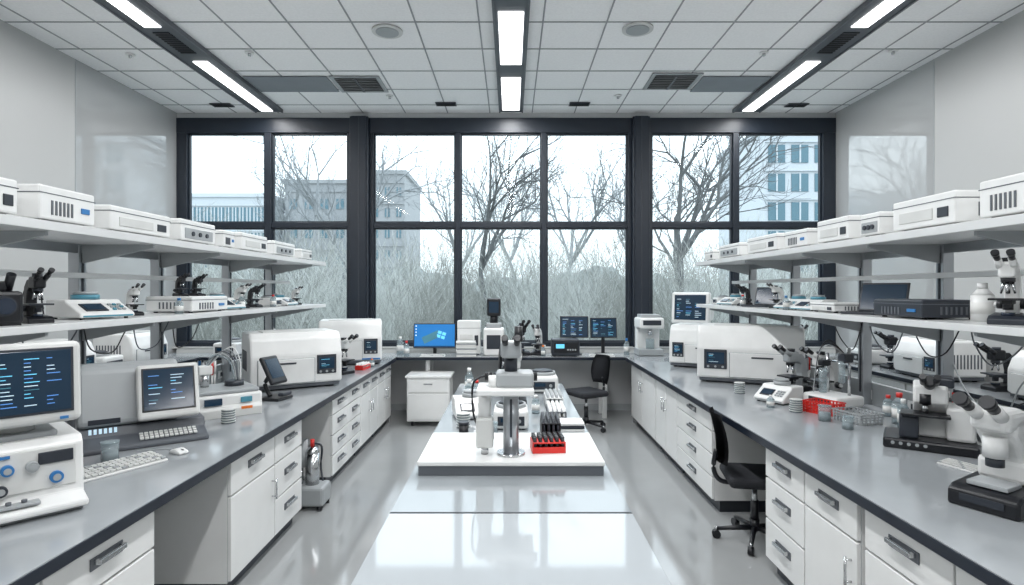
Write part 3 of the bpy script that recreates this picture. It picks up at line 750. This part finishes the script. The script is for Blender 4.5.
for (x, y, h, r, c) in ((-1.5, 8.2, .22, .04, RED), (.46, 8.17, .16, .03, ORANGE), (1.7, 8.4, .24, .04, BLUE), (-1.64, 8.45, .26, .05, WHITE)):
    bottle(h, r, c).done('reagent_bottle', (x, y, CT))
rack(.18, .1, .1, ORANGE).done('test_tube_rack', (-.02, 8.16, CT))
inst(cf, (-2.95, 8.38, CT), 0); inst(o_mw, (-3.5, 8.38, CT), 10); inst(cf, (-4.1, 8.36, CT), 0, 1.0); inst(o_bm, (3.25, 8.38, CT), 0)
inst(cf, (3.7, 8.36, CT), 0, 1.0); inst(o_mw, (4.2, 8.38, CT), 0)
owa = analyzer_box(.7, .5, .42, DGREY).done('benchtop_analyzer', (-4.78, 7.2, CT), 90)
for y in (5.9, 4.4, 2.9): inst(owa, (-4.78, y, CT), 90); inst(owa, (4.63, y+.3, CT), -90)
for y in (6.6, 5.1, 3.6): inst(cf, (-4.78, y, CT), 90); inst(o_bm, (4.63, y+.3, CT), -90)
inst(cf, (4.63, 7.4, CT), -90)

# ------------------------------------------------------------------ ISLAND equipment
b = B()
b.cyl((0, 0, 0), (0, 0, .012), .075, STEEL, n=32); b.cyl((0, 0, .012), (0, 0, .33), .042, ALU, n=32); b.box((.0, -.043, .2), (.012, .01, .2), DGREY)
b.box((-.03, 0, .345), (.30, .24, .035), WHITE, .008); b.cyl((-.14, .0, .18), (-.14, .0, .33), .035, WHITE, n=20)
b.box((-.14, 0, .12), (.09, .1, .16), WHITE2, .012); b.cyl((-.14, 0, 0), (-.14, 0, .05), .02, STEEL)
b.box((.02, .02, .40), (.2, .16, .08), LGREY, .015); b.cyl((-.09, -.02, .36), (-.09, -.02, .42), .03, WHITE)
b.cyl((0, .02, .44), (0, .02, .52), .035, DGREY); b.box((0, .0, .56), (.11, .12, .09), LGREY, .02, seg=3)
for s in (-1, 1): b.cyl((s*.03, -.04, .59), (s*.033, -.12, .63), .017, BLACK); b.cyl((s*.1, .02, .41), (s*.14, .02, .41), .024, BLACK)
b.cyl((.04, .02, .6), (.04, .02, .68), .022, BLACK); b.tube([(-.1, 0, .42), (-.2, .02, .38), (-.2, .02, .2), (-.15, 0, .12)], .006, BLACK)
b.done('column_microscope', (0, 3.05, RZ))
rack(.18, .13, .055, RED, BLACK, 6, 4).done('test_tube_rack', (.2, 3.12, RZ), 4)
rack(.11, .20, .11, BLACK, DGREY, 4, 8).done('pipette_tip_rack', (.23, 3.36, RZ), 0)
b = B(); b.cyl((0, 0, 0), (0, 0, .1), .03, BLACK, n=20); b.cyl((0, 0, .1), (0, 0, .115), .033, DGREY, n=20); b.done('sample_canister', (-.30, 3.62, CT))
b = B(); b.cyl((0, 0, 0), (0, 0, .07), .04, BLACK, n=20); b.cyl((0, 0, .07), (0, 0, .085), .03, LGREY, n=20); b.done('lens_cap_jar', (-.14, 3.36, RZ))
inst(cf, (.0, 4.0, CT), 0, .7)
small_instr(.26, .28, .14, LGREY).done('hot_plate_stirrer', (-.3, 4.3, CT), 12)
rack(.13, .3, .08, MGREY, WHITE, 4, 8).done('test_tube_rack', (.33, 4.2, CT))
inst(o_mw, (.03, 4.7, CT), 0, 1.1); inst(o_bm, (-.05, 5.25, CT), 10, 1.2); inst(cf, (.3, 5.4, CT), 0, .8)
rack(.14, .3, .08, WHITE, LGREY, 4, 8).done('test_tube_rack', (.35, 4.72, CT))
for (x, y, h, r, c) in ((-.35, 4.8, .2, .04, WHITE), (-.3, 5.0, .16, .035, RED), (-.38, 5.2, .24, .04, WHITE), (.19, 4.4, .14, .03, WHITE)):
    bottle(h, r, c).done('reagent_bottle', (x, y, CT))
b = B()
for i in range(5): b.box((0, 0, .012+i*.02), (.22, .16, .016), [WHITE, DGREY][i % 2], .003)
b.done('microplate_stack', (.36, 3.72, CT))
inst(o_pet, (-.33, 3.95, CT)); inst(o_bk, (-.12, 3.72, CT), 0, .8)

# ------------------------------------------------------------------ chairs + pump
oc = chair().done('office_chair', (1.80, 4.22, 0), 80)
inst(oc, (1.0, 7.6, 0), -62, 1.02)
b = B()
b.box((0, 0, .1), (.2, .26, .14), LGREY, .02)
for x in (-.08, .08):
    for y in (-.1, .1): b.cyl((x, y, 0), (x, y, .03), .02, BLACK)
b.cyl((0, -.02, .17), (0, -.02, .4), .05, STEEL, n=20); b.cyl((0, .06, .3), (0, .06, .5), .045, LGREY, n=20); b.cyl((0, .06, .17), (0, .06, .3), .012, STEEL)
b.sph((0, -.02, .4), .05, STEEL); b.cyl((0, -.02, .45), (0, -.02, .5), .015, RED)
for k in range(4): b.tube([(0, -.02, .47), (.09, -.06+.03*k, .42), (.1, .05*k-.05, .25), (.02, -.12+.03*k, .06)], .008, LGREY if k % 2 else DGREY)
b.done('vacuum_pump', (-1.72, 4.88, 0), 90, 1.15)

# ------------------------------------------------------------------ OUTSIDE (haze is put into the pale material greys)
GR = mat('outdoor_ground', (0.42, 0.44, 0.42), 0.9, var=.1, scale=.4)
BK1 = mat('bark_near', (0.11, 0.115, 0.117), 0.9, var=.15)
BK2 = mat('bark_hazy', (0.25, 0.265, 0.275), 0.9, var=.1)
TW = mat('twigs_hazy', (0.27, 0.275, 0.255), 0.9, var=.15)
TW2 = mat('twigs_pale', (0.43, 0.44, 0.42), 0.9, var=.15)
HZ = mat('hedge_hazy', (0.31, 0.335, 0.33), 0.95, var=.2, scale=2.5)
BA = mat('building_render', (0.46, 0.49, 0.52), 0.8); BBk = mat('building_brick', (0.28, 0.29, 0.30), 0.8)
BG = mat('building_glass', (0.08, 0.16, 0.20), 0.3)
simple('outdoor_ground', -80, 80, YB+.6, 120, -.6, -.5, GR)

def seg_mesh(segs, n=4):
    V = []; F = []
    for p0, p1, r0, r1 in segs:
        d = (p1-p0); rot = d.to_track_quat('Z', 'Y').to_matrix(); o = len(V)
        for p, r in ((p0, r0), (p1, r1)):
            for j in range(n):
                a = 2*math.pi*j/n; V.append(tuple(p+rot @ Vector((r*math.cos(a), r*math.sin(a), 0))))
        for j in range(n): F.append((o+j, o+(j+1) % n, o+n+(j+1) % n, o+n+j))
    return V, F
def mesh_obj(name, V, F, m, loc):
    me = bpy.data.meshes.new(name); me.from_pydata(V, [], F); me.materials.append(m); me.update()
    o = bpy.data.objects.new(name, me); COL.objects.link(o); o.location = loc; return o
def tree(seed, h, m, loc, maxd=5, tw=.007):
    rnd = random.Random(seed); segs = []
    def grow(p, d, L, r, dep):
        q = p
        for k in range(3):
            nd = (d+Vector((rnd.uniform(-.16, .16), rnd.uniform(-.16, .16), rnd.uniform(-.02, .08)))).normalized()
            e = q+nd*L/3; segs.append((q, e, r*(1-.12*k), r*(1-.12*(k+1)))); q = e; d = nd
            if dep > 0 and k < 2 and dep < maxd and rnd.random() < .8:
                branch(q, d, L*.6, r*.42, dep+1)
        if dep < maxd:
            for k in range(2 if dep else 4): branch(q, d, L*rnd.uniform(.62, .8), r*.58, dep+1)
    def branch(p, d, L, r, dep):
        a = rnd.uniform(0, 6.28); t = rnd.uniform(.35, .85)
        perp = d.orthogonal().normalized(); perp.rotate(Matrix.Rotation(a, 3, d))
        nd = (d*math.cos(t)+perp*math.sin(t)+Vector((0, 0, .10))).normalized()
        if dep <= maxd: grow(p, nd, L, max(r, tw), dep)
    grow(Vector((0, 0, 0)), Vector((0, 0, 1)), h*.34, h*.015, 0)
    V, F = seg_mesh(segs); return mesh_obj('bare_tree', V, F, m, loc)
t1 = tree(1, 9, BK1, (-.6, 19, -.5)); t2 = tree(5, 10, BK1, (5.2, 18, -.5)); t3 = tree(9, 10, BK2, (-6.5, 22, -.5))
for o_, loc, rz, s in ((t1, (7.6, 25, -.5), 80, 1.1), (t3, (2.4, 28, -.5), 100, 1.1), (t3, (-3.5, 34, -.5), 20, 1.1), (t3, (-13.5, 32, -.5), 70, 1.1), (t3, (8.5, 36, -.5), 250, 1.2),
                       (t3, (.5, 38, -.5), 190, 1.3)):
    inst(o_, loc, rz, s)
def shrub(seed, m, loc):
    rnd = random.Random(seed); segs = []
    for i in range(260):
        a = rnd.uniform(0, 6.28); b0 = Vector((rnd.uniform(-1.6, 1.6), rnd.uniform(-.8, .8), 0))
        d = Vector((math.cos(a)*.35, math.sin(a)*.35, 1)).normalized(); p = b0
        L = rnd.uniform(1.2, 3.8)
        for k in range(5):
            d = (d+Vector((rnd.uniform(-.3, .3), rnd.uniform(-.3, .3), rnd.uniform(-.05, .1)))).normalized()
            e = p+d*L/5; segs.append((p, e, .013-.002*k, .011-.002*k))
            if k > 0:
                for _ in range(2):
                    dd = (d+Vector((rnd.uniform(-.9, .9), rnd.uniform(-.9, .9), rnd.uniform(-.2, .4)))).normalized(); segs.append((e, e+dd*rnd.uniform(.2, .6), .005, .003))
            p = e
    V, F = seg_mesh(segs, 3); return mesh_obj('bare_shrub', V, F, m, loc)
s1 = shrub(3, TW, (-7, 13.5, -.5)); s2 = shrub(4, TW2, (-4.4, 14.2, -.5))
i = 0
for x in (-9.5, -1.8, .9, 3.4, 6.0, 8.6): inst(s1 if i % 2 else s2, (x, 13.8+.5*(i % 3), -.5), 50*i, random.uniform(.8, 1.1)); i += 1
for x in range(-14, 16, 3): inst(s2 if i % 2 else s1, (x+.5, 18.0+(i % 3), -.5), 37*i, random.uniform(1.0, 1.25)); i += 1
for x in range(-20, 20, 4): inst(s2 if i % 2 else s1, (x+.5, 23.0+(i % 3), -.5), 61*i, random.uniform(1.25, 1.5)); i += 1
def blob(name, m, loc, sc, seed, n=4):
    bm = bmesh.new(); bmesh.ops.create_icosphere(bm, subdivisions=n, radius=1); rnd = random.Random(seed)
    for v in bm.verts:
        k = 1+.2*noise.noise(v.co*2.2+Vector((seed, 0, 0)))+.16*noise.noise(v.co*9+Vector((0, seed, 0)))+rnd.uniform(-.03, .03); v.co *= k
    me = bpy.data.meshes.new(name); bm.to_mesh(me); bm.free(); me.materials.append(m)
    o = bpy.data.objects.new(name, me); COL.objects.link(o); o.location = loc; o.scale = sc; return o
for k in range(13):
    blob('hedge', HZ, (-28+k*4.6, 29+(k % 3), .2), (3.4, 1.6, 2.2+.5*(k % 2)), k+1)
def building(name, x0, x1, y, d, h, m, rows, cols, gw=.6, gh=.55):
    b = B(); b.b2(x0, x1, y, y+d, -.5, h, m); w = (x1-x0)/cols; rh = (h-.8)/rows
    b.b2(x0-.2, x1+.2, y-.2, y+d, h, h+.4, m)
    for i in range(cols):
        for j in range(rows):
            cx = x0+w*(i+.5); cz = rh*(j+.55); b.box((cx, y-.02, cz), (w*gw, .1, rh*gh), BG); b.box((cx, y-.08, cz), (.12, .05, rh*gh), m)
    for j in range(rows): b.b2(x0, x1, y-.15, y, rh*(j+1)-.12, rh*(j+1)+.05, m)
    b.done(name)
building('office_tower', 20.0, 31, 45, 10, 14.4, BA, 6, 6, .72, .62)
building('glass_office_building', -36, -25.5, 60, 12, 11.6, BA, 4, 14, .7, .7)
building('office_block', -24.5, -16, 62, 10, 13.4, BBk, 4, 5, .5, .35)
building('office_block', -15.5, -10.8, 58, 10, 13.6, BBk, 6, 4, .4, .4)

# ------------------------------------------------------------------ world + sky
w = bpy.data.worlds.new('overcast_sky'); scene.world = w; w.use_nodes = True
nt = w.node_tree; bg = nt.nodes['Background']; bg.inputs['Strength'].default_value = 3.2
tc = nt.nodes.new('ShaderNodeTexCoord'); sp = nt.nodes.new('ShaderNodeSeparateXYZ'); rp = nt.nodes.new('ShaderNodeValToRGB')
nt.links.new(tc.outputs['Generated'], sp.inputs[0]); nt.links.new(sp.outputs['Z'], rp.inputs['Fac']); nt.links.new(rp.outputs['Color'], bg.inputs['Color'])
rp.color_ramp.elements[0].color = (.44, .475, .49, 1); rp.color_ramp.elements[1].color = (.80, .89, .97, 1)
rp.color_ramp.elements[1].position = .7

# ------------------------------------------------------------------ camera
cam = bpy.data.cameras.new('camera'); co = bpy.data.objects.new('camera', cam); COL.objects.link(co)
co.location = (0, 0, 1.85); co.rotation_euler = (R(90), 0, 0)
cam.sensor_width = 36; cam.lens = 571/1024*36; cam.shift_y = -2.5/1024; cam.shift_x = 1/1024
cam.clip_start = .05; cam.clip_end = 300
scene.camera = co
scene.view_settings.view_transform = 'Standard'
scene.view_settings.look = 'None'
scene.view_settings.exposure = 0.2
